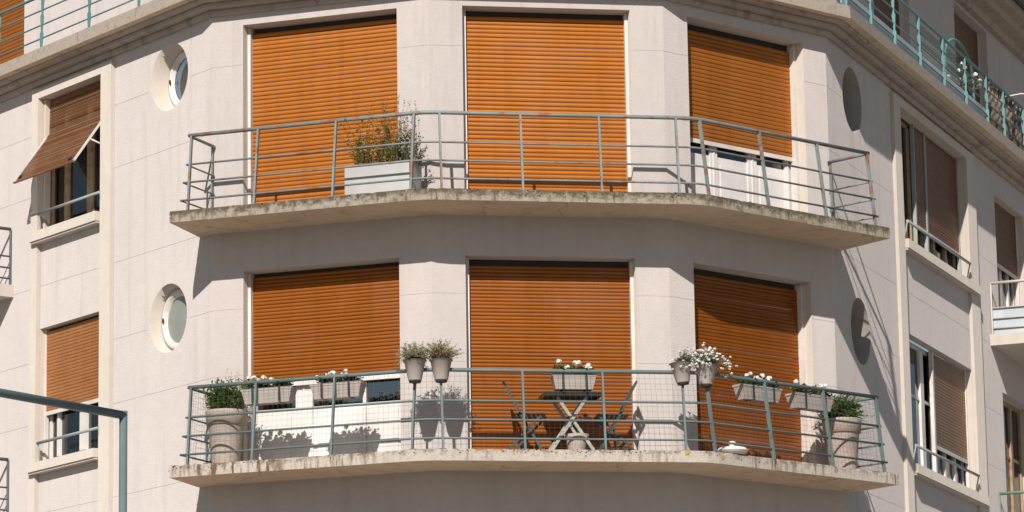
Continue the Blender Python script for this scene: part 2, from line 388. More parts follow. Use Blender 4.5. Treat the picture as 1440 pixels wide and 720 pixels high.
# ------------------------------------------------------------------ balcony slabs of the corner
def chamfer(pts, c):
    out = [pts[0]]
    for i in range(1, len(pts) - 1):
        p = pts[i]; a = (pts[i - 1] - p).normalized(); b = (pts[i + 1] - p).normalized()
        out += [p + a * c, p + (a + b) * c * .28, p + b * c]
    return out + [pts[-1]]
def facet_line(off, sL, sR, ch):
    """polyline in plan at a distance from the three front facets, ends given as distances past the outer corners"""
    a = P('L', Ls(sL), off, 0).xy; d = P('R', sR, off, 0).xy
    o = offset_poly(LINE, off); return chamfer([a, o[2], o[3], d], ch)
for zt, mt, nm in ((0, 'fascia_old', 'weathered concrete slab edge mottled dark with lichen'), (-3, 'fascia_new', 'pale concrete slab edge with patches of brown moss')):
    front = facet_line(.82, 2.95, 2.93, .16)
    lw = P('LW', -.26, -.02, 0).xy; rw = P('RW', .26, -.02, 0).xy
    poly = front + [rw, RWp + Vector((-.05, .05)), CRp + Vector((0, .05)), CLp + Vector((0, .05)), LWp + Vector((.05, .05)), lw]
    mb = MB(); z0, z1 = Z0 + zt - 2.526, Z0 + zt - 2.392
    # finely divided edge with a slightly worn, broken upper arris
    sr = random.Random(17 + int(-zt)); dense = []
    edge = [lw] + front + [rw]
    for a, b in zip(edge[:-1], edge[1:]):
        n = max(1, int((b - a).length / .05))
        dense += [a.lerp(b, j / n) for j in range(n)]
    dense.append(rw)
    lo, md, hi = [], [], []
    for i, p in enumerate(dense):
        c = Vector((0, 1.5)) - p; c.normalize(); e = 0 if i in (0, len(dense) - 1) else 1
        chip = (sr.uniform(.008, .02) if sr.random() < .09 else sr.uniform(0, .004)) * e
        k1 = p + c * sr.uniform(-.002, .002) * e; k2 = p + c * (chip * .8 + .003 * e)
        lo.append((p.x, p.y, z0 + sr.uniform(-.0015, .0015) * e)); md.append((k1.x, k1.y, z1 - .012 - chip)); hi.append((k2.x, k2.y, z1 - chip * .3))
    mb.grid([lo, md, hi], mt, False, False)
    inner = [(p.x, p.y) for p in (RWp + Vector((-.05, .05)), CRp + Vector((0, .05)), CLp + Vector((0, .05)), LWp + Vector((.05, .05)))]
    mb.face(lo[::-1] + [(x, y, z0) for x, y in inner][::-1], 'soffit'); mb.face(hi + [(x, y, z1) for x, y in inner], mt)
    o = mb.build('balcony_slab', bld, weld=False); o['label'] = nm
    ms = MB(); ranges = [(.0, .18, .9), (.18, .42, .15), (.42, .60, .6), (.60, .95, .12), (.95, 1.0, .5)] if zt == -3 else [(.0, .2, .3), (.2, .62, .5), (.62, 1, .22)]
    for i in range(1500):
        f = sr.random(); w_ = [q for q in ranges if q[0] <= f <= q[1]][0][2]
        if sr.random() > w_ * (.5 + .5 * math.sin(f * 83) * math.sin(f * 31 + 2)): continue
        p = dense[int(f * (len(dense) - 12)) + 6]; q = dense[int(f * (len(dense) - 12)) + 7]; p = p.lerp(q, sr.random())
        c = (Vector((0, 1.5)) - p).normalized(); dn = sr.random() ** 3 * .075; sz = sr.uniform(.004, .012)
        base = Vector((p.x, p.y, 0)) + Vector((c.x, c.y, 0)) * (sr.uniform(.0, .05) if dn < .004 else -.001); base.z = z1 - dn
        ring = [base + Vector((math.cos(a_ * 1.257) * sz * sr.uniform(.7, 1.4), math.sin(a_ * 1.257) * sz * sr.uniform(.7, 1.4), sr.uniform(-.3, .3) * sz)) for a_ in range(5)]
        apex = base - Vector((c.x, c.y, 0)) * sz * .5 + Vector((0, 0, sz * .7))
        for a_ in range(5): ms.face([ring[a_], ring[(a_ + 1) % 5], apex], 'moss' if sr.random() < .7 else 'moss_brown')
    stuff(ms.build('moss', o, weld=False))
    if zt == -3:
        for (k, x, z) in (('C', 2.79, -5.415), ('R', -.02, -5.45)):
            q = MB(); n = 9; rr = [.028 * (1 + .35 * math.sin(i * 2.3)) for i in range(n)]
            ring = [(x + rr[i] * math.cos(2 * math.pi * i / n), -.823, z + rr[i] * 1.0 * math.sin(2 * math.pi * i / n)) for i in range(n)]
            q.face([(a, b - .004, c) for a, b, c in ring], 'lichen'); q.grid([ring, [(a, b - .004, c) for a, b, c in ring]], 'lichen', True, False)
            q.build('lichen_patch', o, FR[k])

# ------------------------------------------------------------------ railings of the two corner balconies
def railing(zt, mt, mesh_on, postx):
    root_mb = MB()
    levels = [(-1.465, .66, .023), (-1.822, .70, .0125), (-2.045, .735, .0125), (-2.265, .77, .0125)]
    ends = [(2.775, 2.775), (2.79, 2.78), (2.815, 2.785), (2.83, 2.79)]
    top = None
    for i, ((z, off, r), (eL, eR)) in enumerate(zip(levels, ends)):
        zz = Z0 + zt + z
        pts = [Vector((p.x, p.y, zz)) for p in facet_line(off, eL, eR, .14)]
        mb = MB()
        if i == 0:
            mb.tube(pts, r, mt, 10)
            top = mb.build('balcony_railing', bld)
            top['label'] = 'grey-green metal balcony railing with rusty rails and no netting' if not mesh_on else 'grey-green metal balcony railing covered with thin wire netting'
        else:
            mb.tube(pts, r, mt, 8); mb.build('rail', top)
        for (k, e, wl) in (('L', pts[0], P('L', Ls(2.74), .02, z + zt)), ('R', pts[-1], P('R', 2.74, .02, z + zt))):
            q = MB(); q.tube([e, wl], r * .85, mt, 8); q.build('return_rail', top)
    def post(k, x, off_top=.66, off_bot=.79, wx=.024, wy=.04):
        q = MB(); a = P(k, x, off_top, zt - 1.47); b = P(k, x, off_bot, zt - 2.405)
        t = (P(k, x + 1, 0, 0) - P(k, x, 0, 0)); q.bar(b, a, wy, wx, mt, up=t); q.build('post', top)
        if off_bot > .5:
            fp = MB(); fp.box(-.04, .04, -.03, .03, 0, .012, mt); fp.build('foot_plate', top, FR[k] @ Matrix.Translation((x, -off_bot + .028, zt - 2.394)))
    for k, xs in postx.items():
        for x in xs: post(k, x)
    post('L', Ls(2.74), .66, .77); post('R', 2.74, .66, .77)
    post('L', Ls(2.755), .03, .06, .02, .03)
    post('R', 2.755, .03, .06, .02, .03)
    if mesh_on:
        mb = MB(); r = .0012; rng = random.Random(4)
        def lerp_off(z): return .64 + (.78 - .64) * ((-1.47 - z) / .93)
        zs = [-1.47 - .066 * j for j in range(15)]
        for z in zs:
            pts = [Vector((p.x, p.y, Z0 + zt + z)) for p in facet_line(lerp_off(z) - .005, 2.77, 2.77, .14)]
            mb.tube([p + Vector((rng.uniform(-.003, .003), 0, rng.uniform(-.004, .004))) for p in pts], r, 'wire', 3, False)
        tp = facet_line(lerp_off(-1.47) - .005, 2.77, 2.77, .14); bt = facet_line(lerp_off(-2.39) - .005, 2.77, 2.77, .14)
        for i in range(len(tp) - 1):
            n = max(1, int((tp[i + 1] - tp[i]).length / .062))
            for j in range(n):
                a = tp[i].lerp(tp[i + 1], j / n); b = bt[i].lerp(bt[i + 1], j / n); dx = rng.uniform(-.006, .006)
                mb.tube([(a.x + dx, a.y, Z0 + zt - 1.46), (b.x + dx * .3, b.y, Z0 + zt - 2.39)], r, 'wire', 3, False)
        for k, sgn in (('L', 1), ('R', -1)):
            for j in range(1, 10):
                f = j / 10; x = Ls(2.77) if k == 'L' else 2.77
                mb.tube([P(k, x, .64 * (1 - f), zt - 1.47), P(k, x, .78 * (1 - f) + .02, zt - 2.39)], r, 'wire', 3, False)
            for z in zs:
                x = Ls(2.77) if k == 'L' else 2.77
                mb.tube([P(k, x, lerp_off(z), zt + z), P(k, x, .03, zt + z)], r, 'wire', 3, False)
        stuff(mb.build('wire_netting', top, weld=False))
    return top
railing(0, 'rail_old', False, {'L': [Ls(1.889), Ls(.907), Ls(-.06)], 'C': [.02, .96, 1.88, 2.79], 'R': [-.09, .89, 1.865]})
railing(-3, 'rail_low', True, {'L': [Ls(1.92), Ls(.945), Ls(-.04)], 'C': [.0, .935, 1.86, 2.79], 'R': [-.10, .85, 1.83]})

# ------------------------------------------------------------------ roller shutters, slat by slat
def slat_mesh(w, p, mt, th=None):
    mb = MB()
    th = th or p * .19
    prof = [(.1 * th, -.0012), (-.42 * th, -.0016), (-.80 * th, p * .18), (-1.0 * th, p * .48), (-.86 * th, p * .74), (-.35 * th, p * .93), (.35 * th, p * .985), (.004, p * .99), (.004, -.0012)]
    a = [(0, y, z) for y, z in prof]; b = [(w, y, z) for y, z in prof]
    i0 = len(mb.v); mb.v += a + b; n = len(prof)
    for j in range(n):
        mb.f.append((i0 + j, i0 + (j + 1) % n, i0 + n + (j + 1) % n, i0 + n + j)); mb.mi.append(mb.mat(mt)); mb.smooth.append(j < 6)
    return mb.mesh('slat')
def shutter(k, x0, x1, top, bot, floor, depth, p, mt, single=True, bar=True, gl=.04, gr=.04, box=.10, frame='white', inset=0.0, gap=0.0):
    """guides + head box is the shutter part; its slats and bottom bar are sub-parts"""
    mb = MB()
    mb.box(x0 + .002, x0 + gl, depth - .02, depth + .03 + inset, floor + .004, top - .004, frame)
    mb.box(x1 - gr, x1 - .002, depth - .02, depth + .03 + inset, floor + .004, top - .004, frame)
    mb.box(x0 + gl, x1 - gr, depth + .03 + inset, depth + .09 + inset, top - box, top - .004, 'room')
    dep_g = depth; depth = depth + inset
    s = mb.build('roller_shutter', bld, FR[k])
    a, b = x0 + gl - .004, x1 - gr + .004
    me = slat_mesh(b - a, p, mt)
    n = int((top - gap - bot) / p)
    if single:
        rng = random.Random(int(abs(top * 100) + x0 * 10 + ord(k[0])))
        for i in range(n):
            o = link('slat', me, s)
            o.matrix_basis = Matrix.Translation((a, depth + rng.uniform(-.002, .002), bot + i * p + rng.uniform(-.0008, .0008))) @ Matrix.Rotation(rng.uniform(-.0011, .0011), 4, 'Y')
    else:
        mbs = MB(); v = [tuple(x.co) for x in me.vertices]
        for i in range(n):
            i0 = len(mbs.v); mbs.v += [(q[0] + a, q[1] + depth, q[2] + bot + i * p) for q in v]
            for pl in me.polygons: mbs.f.append(tuple(i0 + q for q in pl.vertices)); mbs.mi.append(mbs.mat(mt)); mbs.smooth.append(pl.use_smooth)
        o = mbs.build('slat_curtain', s, weld=False); stuff(o)
    if bar:
        q = MB(); q.box(a, b, depth - .012, depth + .008, bot - .05, bot - .001, 'white'); q.build('bottom_bar', s)
    return s
cw = 2.8065
PU, PD = .0515, .0428
shutter('L', OPW, LENL - OPW, 0, -2.385, -2.385, .15, PU, 'slat_faded', inset=.055, gap=.04)
shutter('C', OPW + .02, cw - OPW, 0, -2.385, -2.385, .15, PU, 'slat_faded', inset=.055, gap=.04)
shutter('R', OPW, LENR - OPW, 0, -1.42, -2.385, .15, PU, 'slat_faded', inset=.055, gap=.04)
shutter('L', OPW, LENL - OPW, -3, -4.33, -5.385, .15, PD, 'slat_rich', inset=.055, gap=.04)
shutter('C', OPW + .02, cw - OPW, -3, -5.385, -5.385, .15, PD, 'slat_rich', inset=.055, gap=.04)
shutter('R', OPW, LENR - OPW, -3, -5.385, -5.385, .15, PD, 'slat_rich', inset=.055, gap=.04)
for k, ln in (('L', LENL), ('C', cw), ('R', LENR)):
    shutter(k, OPW, ln - OPW, -6, -8.38, -8.38, .15, PD, 'slat_rich', single=False)

# doors behind the half open shutters
def door(k, x0, x1, zf, zpan, ztop, y, stiles):
    mb = MB()
    mb.box(x0, x0 + .05, y, y + .06, zf, ztop, 'white_clean'); mb.box(x1 - .05, x1, y, y + .06, zf, ztop, 'white_clean')
    mb.box(x0 + .05, x1 - .05, y + .003, y + .06, zf, zf + .05, 'white_clean')
    dr = mb.build('balcony_door', bld, FR[k])
    for a, b in stiles:
        q = MB(); q.box(a, b, y - .012, y + .05, zf + .05, ztop, 'white_clean'); q.box((a + b) / 2 - .012, (a + b) / 2 + .012, y - .022, y - .012, zf + .05, ztop, 'white_clean'); q.build('stile', dr)
    edges = [x0 + .05] + [e for s in stiles for e in s] + [x1 - .05]
    for a, b in zip(edges[::2], edges[1::2]):
        if b - a < .08: continue
        q = MB(); q.box(a + .002, b - .002, y + .005, y + .045, zf + .05, zpan, 'white_clean')
        q.box(a + .06, b - .06, y - .004, y + .005, zf + .12, zpan - .09, 'white_clean'); q.build('door_panel', dr)
        g = MB(); g.box(a + .002, b - .002, y + .02, y + .026, zpan, ztop, 'glass'); g.build('pane', dr)
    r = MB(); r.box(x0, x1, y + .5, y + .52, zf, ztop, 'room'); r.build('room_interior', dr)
door('R', OPW + .03, LENR - OPW - .01, -2.385, -1.575, -.02, .27, [(.98, 1.10), (1.62, 1.77), (2.26, 2.34)])
door('L', OPW + .01, LENL - OPW - .02, -5.385, -4.63, -3.02, .27, [(Ls(1.818), Ls(1.602)), (Ls(.97), Ls(.93))])

# ------------------------------------------------------------------ round windows
def round_window(k, cx, cz, r, y, frosted, ang):
    n = 40; mb = MB()
    def ring(rr, yy): return [(cx + rr * math.cos(2 * math.pi * i / n), yy, cz + rr * math.sin(2 * math.pi * i / n)) for i in range(n)]
    mb.grid([ring(r, y), ring(r, y - .035), ring(r - .045, y - .045), ring(r - .05, y - .02), ring(r - .085, y - .018), ring(r - .09, y + .02)], 'white', True, True)
    w_ = mb.build('round_window', bld, FR[k])
    g = MB(); g.face(ring(r - .07, y + .005), 'frosted' if frosted else 'glass')
    g.build('pane', w_, weld=False)
    q = MB(); q.face(ring(r - .06, y + .10), 'curtain' if not frosted else 'room'); q.build('blind', w_, weld=False)
    h = MB(); h.lathe([(.006, -.02), (.012, -.01), (.012, .03), (.006, .04)], 'iron', 8)
    o = h.build('latch', w_); o.location = (cx - r + .06, y - .05, cz + .02)
round_window('LW', -.96, -.395, .372, .25, False, 0)
round_window('LW', -.975, -3.38, .372, .17, True, 0)
round_window('RW', 1.10, -.42, .372, .45, False, 0)
round_window('RW', 1.12, -3.38, .372, .45, True, 0)

# ------------------------------------------------------------------ cornice and the top balcony
def sweep_blocks(prof, mt, blen, name, parent, rng):
    """precast blocks along every facet, profile of (offset, z), mitred at the corners"""
    offs = [offset_poly(LINE, o) for o, z in prof]
    ax = LINE
    for i in range(len(ax) - 1):
        d = (ax[i + 1] - ax[i]); ln = d.length; n = max(1, round(ln / blen)); t = d.normalized()
        for j in range(n):
            mb = MB(); rows = []
            for e, f in ((0, j / n), (1, (j + 1) / n)):
                row = []
                for (o, z), pl in zip(prof, offs):
                    p = pl[i].lerp(pl[i + 1], f)
                    # keep joints square to the wall: inner joints measured along the wall line itself
                    if 0 < f < 1:
                        base = ax[i] + d * f; nn = Vector((t.y, -t.x)); p = base + nn * o + t * (-.004 if e else .004)
                    row.append((p.x, p.y, Z0 + z + 0))
                rows.append(row)
            dz = rng.uniform(-.004, .004)
            rows = [[(x, y, z + dz) for x, y, z in r] for r in rows]
            mb.grid(rows, mt, True, False); mb.face(rows[0], mt); mb.face(rows[1][::-1], mt)
            mb.build(name, parent)
rng = random.Random(2)
mb = MB()                                                        # slab of the top balcony: one swept piece
o1, o0 = offset_poly(LINE, .36), offset_poly(LINE, -.9)
for i in range(5):
    a, b, c, d = o1[i], o1[i + 1], o0[i + 1], o0[i]
    lo = [(p.x, p.y, Z0 + .315) for p in (a, b, c, d)]; hi = [(p.x, p.y, Z0 + .47) for p in (a, b, c, d)]
    mb.face(lo[::-1], 'soffit'); mb.face(hi, 'fascia_top'); mb.face([lo[0], lo[1], hi[1], hi[0]], 'fascia_top')
    if i == 0: mb.face([lo[3], lo[0], hi[0], hi[3]], 'fascia_top')
    if i == 4: mb.face([lo[1], lo[2], hi[2], hi[1]], 'fascia_top')
cor = mb.build('top_balcony_slab', bld)
prof = [(-.02, .135), (.045, .135), (.06, .15), (.062, .195), (.05, .20), (.05, .212), (.13, .212), (.15, .225), (.155, .262), (.14, .266), (.14, .276), (.235, .276), (.25, .29), (.255, .3135), (-.02, .3135)]
sweep_blocks(prof, 'cornice', 1.15, 'cornice_block', cor, rng)

# top storey, set back
SB = .65
mb = MB(); o1 = offset_poly(LINE, -SB)
kx = {'LW': 0, 'L': 1, 'C': 2, 'R': 3, 'RW': 4}
topholes = {'L': [(.55, 2.2, .5, 2.86)], 'C': [(.6, 2.2, .5, 2.86)], 'R': [(.55, 2.2, .5, 2.86)], 'LW': [(-7.3, -5.64, .5, 2.86)], 'RW': [(4.55, 6.35, .5, 2.88), (8.85, 10.75, .5, 2.88)]}
for k, i in kx.items():
    a, b = o1[i], o1[i + 1]; loc = FR[k].inverted(); x0 = (loc @ Vector((a.x, a.y, 0))).x; x1 = (loc @ Vector((b.x, b.y, 0))).x
    q = MB(); hs = topholes.get(k, []); xs = sorted({x0, x1} | {h[0] for h in hs} | {h[1] for h in hs}); zs = [.47, .5, 2.86, 2.88, 3.3]
    for ii in range(len(xs) - 1):
        for jj in range(len(zs) - 1):
            xc = (xs[ii] + xs[ii + 1]) / 2; zc = (zs[jj] + zs[jj + 1]) / 2
            if any(h[0] < xc < h[1] and h[2] < zc < h[3] for h in hs): continue
            q.face([(xs[ii], SB, zs[jj]), (xs[ii + 1], SB, zs[jj]), (xs[ii + 1], SB, zs[jj + 1]), (xs[ii], SB, zs[jj + 1])], 'upper_wall')
    for h in hs:
        a_, b_, c_, d_ = h; dp = SB + .2
        for pts in ([(a_, SB, c_), (a_, SB, d_), (a_, dp, d_), (a_, dp, c_)], [(b_, SB, c_), (b_, SB, d_), (b_, dp, d_), (b_, dp, c_)], [(a_, SB, d_), (b_, SB, d_), (b_, dp, d_), (a_, dp, d_)], [(a_, SB, c_), (b_, SB, c_), (b_, dp, c_), (a_, dp, c_)]): q.face(pts, 'upper_wall')
    q.build('wall', bld, FR[k])
shutter('LW', -7.3, -5.64, 2.86, .5, .5, SB + .14, PU, 'slat_faded', single=False)
for k_ in 'LCR': shutter(k_, .6 if k_ == 'C' else .55, 2.2, 2.86, .5, .5, SB + .14, PU, 'slat_faded', single=False)
shutter('RW', 4.55, 6.35, 2.88, .5, .5, SB + .14, PD, 'slat_brown', single=False)
shutter('RW', 8.85, 10.75, 2.88, .5, .5, SB + .14, PD, 'slat_brown', single=False)
# eaves
for prof_, mt, nm in (([(-SB - .02, 2.93), (-SB + .10, 2.93), (-SB + .12, 3.03), (-SB + .3, 3.05), (-SB + .32, 3.15), (-SB + .45, 3.17), (-SB + .47, 3.3), (-SB - .02, 3.3)], 'cornice', 'eaves_block'),):
    e = MB(); 
    oo = offset_poly(LINE, -SB + .5); ii = offset_poly(LINE, -2.6)
    for i in range(5):
        e.face([(oo[i].x, oo[i].y, Z0 + 3.31), (oo[i + 1].x, oo[i + 1].y, Z0 + 3.31), (ii[i + 1].x, ii[i + 1].y, Z0 + 4.2), (ii[i].x, ii[i].y, Z0 + 4.2)], 'roof')
    e.face([(p.x, p.y, Z0 + 4.2) for p in ii], 'roof')
    rf = e.build('roof', bld)
    sweep_blocks(prof_, mt, 2.3, nm, rf, rng)
    gl = offset_poly(LINE, -SB + .56); gm = MB()
    gm.tube([(p.x, p.y, Z0 + 3.36) for p in gl], .08, 'zinc', 10); gm.build('gutter', rf)

# top railing in teal flat bars
def top_railing():
    off = .30; zs = [1.18, .985, .79, .615]
    line = offset_poly(LINE, off); rt = None
    for i, z in enumerate(zs):
        mb = MB(); pts = [(p.x, p.y, Z0 + z) for p in line]
        mb.tube(pts, .02 if i == 0 else .011, 'rail_teal', 8)
        if i == 0:
            rt = mb.build('balcony_railing', bld); rt['label'] = 'teal painted railing of the top balcony with flat tapering posts'
        else: mb.build('rail', rt)
    for k, xs in (('RW', [-.1, .987, 2.08, 3.29, 4.48, 5.62, 6.77, 7.72, 8.9, 10.0]), ('LW', [.1, -1.16, -2.34, -3.51, -4.62, -5.8]), ('L', [.9, 1.9]), ('C', [.3, 1.4, 2.5]), ('R', [.9, 1.9])):
        for x in xs:
            q = MB(); t = P(k, x + 1, 0, 0) - P(k, x, 0, 0)
            a, b = P(k, x, off + .02, .45), P(k, x, off, 1.18)
            nn = (P(k, x, 1, 0) - P(k, x, 0, 0))
            tt = t.normalized()
            rows = []
            for f, wd in ((0, .018), (.06, .03), (.3, .05), (.34, .022), (.62, .05), (.66, .022), (.94, .05), (1, .03)):
                c = a.lerp(b, f)
                rows.append([c + nn * (sy * wd / 2) + tt * (sx * .008) for sx, sy in ((-1, -1), (1, -1), (1, 1), (-1, 1))])
            q.grid(rows, 'rail_teal', True, False); q.face(rows[0][::-1], 'rail_teal'); q.face(rows[-1], 'rail_teal'); q.build('post', rt)
    # screens fixed behind the right-hand run
    q = MB(); q.box(-.2, 6.9, -.285, -.275, .49, .70, 'panel_blue'); q.build('kick_screen', rt, FR['RW'])
    mb = MB(); rg = random.Random(8); nseg = 60; rows = []
    for z in (.50, .72, .94, 1.17):
        rows.append([(6.9 + 4.0 * j / nseg, -.27 + .02 * math.sin(j * 1.9 + z * 7) + rg.uniform(-.008, .008), z + (.02 * math.sin(j * .9) if z > 1 else 0)) for j in range(nseg + 1)])
    mb.grid(rows, 'camo'); c = mb.build('privacy_cloth', rt, FR['RW'])
    c['label'] = 'sand and dark brown camouflage cloth tied behind the teal railing'
    so_ = c.modifiers.new('thick', 'SOLIDIFY'); so_.thickness = .006
    mb = MB()
    for j in range(46): mb.tube([(3.4 + j * .045, -.27, .72), (3.4 + j * .045, -.265, 1.15)], .0025, 'net', 3, False)
    for j in range(10): mb.tube([(3.4, -.27, .72 + j * .045), (5.45, -.27, .72 + j * .045)], .0025, 'net', 3, False)
    stuff(mb.build('wire_netting', rt, FR['RW'], weld=False))
top_railing()

# ------------------------------------------------------------------ windows of the side bays
def sill(k, a, b, z, out, th=.12, mt='trim'):
    mb = MB(); mb.box(a, b, -out, .10, z - th, z, mt); mb.box(a + .01, b - .01, -out + .02, -.004, z - th - .025, z - th, mt); mb.build('window_sill', bld, FR[k])
sill('LW', -4.10, -2.482, -1.80, .13); sill('LW', -4.10, -2.482, -4.77, .13, .11)
sill('RW', 3.172, 6.80, -1.82, .10); sill('RW', 3.172, 6.80, -4.78, .10)
def bay_window(k, x0, x1, z0, z1, y, mullions, mt, trans=None, curtain=True):
    fw = .055; mb = MB()
    mb.box(x0, x0 + fw, y, y + .06, z0, z1, mt); mb.box(x1 - fw, x1, y, y + .06, z0, z1, mt)
    mb.box(x0 + fw, x1 - fw, y + .002, y + .06, z0, z0 + .07, mt); mb.box(x0 + fw, x1 - fw, y + .002, y + .06, z1 - .06, z1, mt)
    wn = mb.build('window', bld, FR[k])
    edges = [x0 + fw]
    for c, wd in mullions:
        q = MB(); q.box(c - wd / 2, c + wd / 2, y - .012, y + .05, z0 + .07, z1 - .06, mt); q.build('mullion', wn); edges += [c - wd / 2, c + wd / 2]
    edges.append(x1 - fw)
    for a, b in zip(edges[::2], edges[1::2]):
        g = MB(); g.box(a, b, y + .025, y + .031, z0 + .07, z1 - .06, 'glass'); g.build('pane', wn)
    if trans:
        for z in trans:
            for a, b in zip(edges[::2], edges[1::2]):
                q = MB(); q.box(a + .001, b - .001, y + .008, y + .024, z - .02, z + .02, mt); q.build('glazing_bar', wn)
    if curtain:
        q = MB(); n = 60; rows = []
        for z in (z0, z1): rows.append([(x0 + (x1 - x0) * j / n, y + .16 + .02 * math.sin(j * 1.3), z) for j in range(n + 1)])
        xr = rows; q.grid([xr[0][:25], xr[1][:25]], 'curtain'); q.grid([xr[0][40:], xr[1][40:]], 'curtain'); q.build('curtain', wn)
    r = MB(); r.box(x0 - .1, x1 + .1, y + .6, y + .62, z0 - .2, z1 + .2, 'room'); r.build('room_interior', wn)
    return wn
def guard_bar(k, a, b, z, off, mt='bar_grey', tilt=0):
    mb = MB(); mb.tube([P(k, a, off, z), P(k, b, off, z)], .02, mt, 8)
    g = mb.build('guard_bar', bld)
    for x, dx in ((a, .0), (b, .0)):
        q = MB(); q.tube([P(k, x, off, z), P(k, x + dx, .02, z - .28)], .01, mt, 6); q.build('bracket', g)
# left bay: upper window with the projecting slatted awning, lower window with a roller shutter
bay_window('LW', -4.02, -2.48, -1.80, -.04, .14, [(-3.62, .09), (-3.05, .12), (-2.75, .05)], 'wood')
guard_bar('LW', -3.96, -2.46, -1.56, .07)
bay_window('LW', -4.02, -2.48, -4.77, -3.04, .15, [(-3.78, .06), (-3.18, .16), (-2.62, .06)], 'white_clean')
guard_bar('LW', -3.93, -2.46, -4.52, .07)
shutter('LW', -4.02, -2.48, -3.04, -4.10, -4.76, .09, PD, 'slat_wood', single=False, gl=.03, gr=.03)
def awning():
    mb = MB(); x0, x1 = -3.97, -2.50
    mb.box(x0 - .03, x0, .02, .10, -1.75, -.05, 'trim')
    aw = mb.build('awning_shutter', bld, FR['LW']); aw['label'] = 'brown slatted shutter propped outward as an awning on white arms'
    gr_ = MB(); gr_.box(x1, x1 + .015, .03, .10, -1.75, -.05, 'trim'); gr_.build('guide_rail', aw)
    path = [(.09, -.06), (.08, -.50), (.04, -.56), (-.42, -1.19)]
    pts = []
    for (a, b) in zip(path[:-1], path[1:]):
        d = math.hypot(b[0] - a[0], b[1] - a[1]); n = max(1, round(d / .0205))
        for j in range(n): pts.append((a[0] + (b[0] - a[0]) * j / n, a[1] + (b[1] - a[1]) * j / n, math.atan2(b[0] - a[0], -(b[1] - a[1]))))
    q = MB(); arg = random.Random(3)
    for y, z, an in pts:
        wm = arg.choice(['slat_dark', 'slat_dark', 'slat_dark', 'slat_dark2', 'slat_dark2', 'slat_dark3'])
        ux, uz = -math.sin(-an), -math.cos(an)
        d = Vector((math.sin(an), -math.cos(an))); nn = Vector((-d.y * -1, 0))
        c0 = Vector((y, z)); c1 = c0 + d * .0175; nrm = Vector((-math.cos(an), -math.sin(an)))
        cm = (c0 + c1) / 2 + nrm * .006
        rows = [[(x, c.x, c.y) for c in (c0, cm, c1, (c0 + c1) / 2 - nrm * .003)] for x in (x0, x1)]
        q.grid(rows, wm, True, False); q.face(rows[0][::-1], wm); q.face(rows[1], wm)
    s_ = q.build('slat_curtain', aw, weld=False); stuff(s_)
    for x in (x0 + .004, x1 - .004):
        b = MB(); b.bar((x, .03, -.56), (x, -.425, -1.195), .03, .022, 'white'); b.build('side_arm', aw)
        b = MB(); b.tube([(x, -.20, -.885), (x + .0, .10, -.97)], .012, 'white', 6); b.build('stay', aw)
    b = MB(); b.bar((x0, -.43, -1.205), (x1, -.43, -1.205), .03, .018, 'slat_dark'); b.build('bottom_bar', aw)
    for x in (x0 + .12, x1 - .12):
        b = MB(); b.bar((x, -.42, -1.16), (x, -.40, -1.13), .05, .02, 'iron'); b.build('catch', aw)
awning()
# right bay
bay_window('RW', 3.17, 6.50, -1.80, -.04, .16, [(3.75, .08), (4.25, .07), (4.80, .09), (5.35, .08), (5.95, .08)], 'wood')
shutter('RW', 4.24, 4.80, -.04, -1.40, -1.78, .10, PD, 'slat_brown', single=False, gl=.035, gr=.02, frame='bar_grey')
shutter('RW', 4.80, 6.49, -.04, -1.40, -1.78, .10, PD, 'slat_brown', single=False, gl=.045, gr=.03, frame='bar_grey')
guard_bar('RW', 3.2, 6.35, -1.58, .08)
bay_window('RW', 3.17, 6.50, -4.78, -3.04, .16, [(3.75, .09), (4.45, .16), (5.0, .09), (5.5, .08), (6.0, .08)], 'white_clean', trans=[-3.75])
shutter('RW', 4.75, 6.49, -3.04, -4.30, -4.76, .10, PD, 'slat_taupe', single=False, gl=.07, gr=.03)
guard_bar('RW', 3.2, 6.35, -4.54, .08)
# bay beyond
bay_window('RW', 8.2, 9.9, -2.39, -.22, .18, [(8.55, .07), (9.05, .12), (9.5, .07)], 'white_clean')
shutter('RW', 8.2, 9.9, -.22, -1.13, -2.39, .12, PD, 'slat_brown', single=False)
bay_window('RW', 8.2, 9.9, -5.39, -3.1, .18, [(8.75, .08), (9.3, .10)], 'wood', trans=[-3.9])

def side_balcony(k, x0, x1, zt, depth, mt, panel, xe):
    """balcony on a side wing; xe is the end turned to the corner"""
    mb = MB(); mb.box(x0, x1, -depth, -.002, zt - 2.52, zt - 2.36, 'trim'); s = mb.build('balcony_slab', bld, FR[k])
    inn = .05 if xe == x0 else -.05
    z_top = zt - 1.62; xo = x1 - .05 if xe == x0 else x0 + .05
    mb = MB(); X = xe + inn
    mb.tube([(X, -.03, z_top), (X, -depth + .05, z_top), (xo, -depth + .05, z_top)], .022, mt[0], 8)
    rl = mb.build('balcony_railing', bld, FR[k])
    for z in (zt - 1.98, zt - 2.13, zt - 2.27):
        q = MB(); q.tube([(X, -.03, z), (X, -depth + .05, z), (xo, -depth + .05, z)], .012, mt[1], 6); q.build('rail', rl)
    for y in (-.03, -depth + .05):
        q = MB(); q.bar((X, y, zt - 2.37), (X, y, z_top), .02, .02, mt[1]); q.build('post', rl)
    for j in range(1, 4):
        x = X + (xo - X) * j / 3
        q = MB(); q.bar((x, -depth + .05, zt - 2.37), (x, -depth + .05, z_top), .03, .02, mt[1]); q.build('post', rl)
    if panel:
        q = MB(); q.box(min(X, X + .006) + .02, X + .03, -depth + .07, -.04, zt - 2.35, zt - 1.97, 'panel_blue'); q.build('screen_panel', rl, None)
side_balcony('RW', 7.62, 12.0, 0, 1.05, ('rail_cream', 'rail_cream'), True, 7.62)
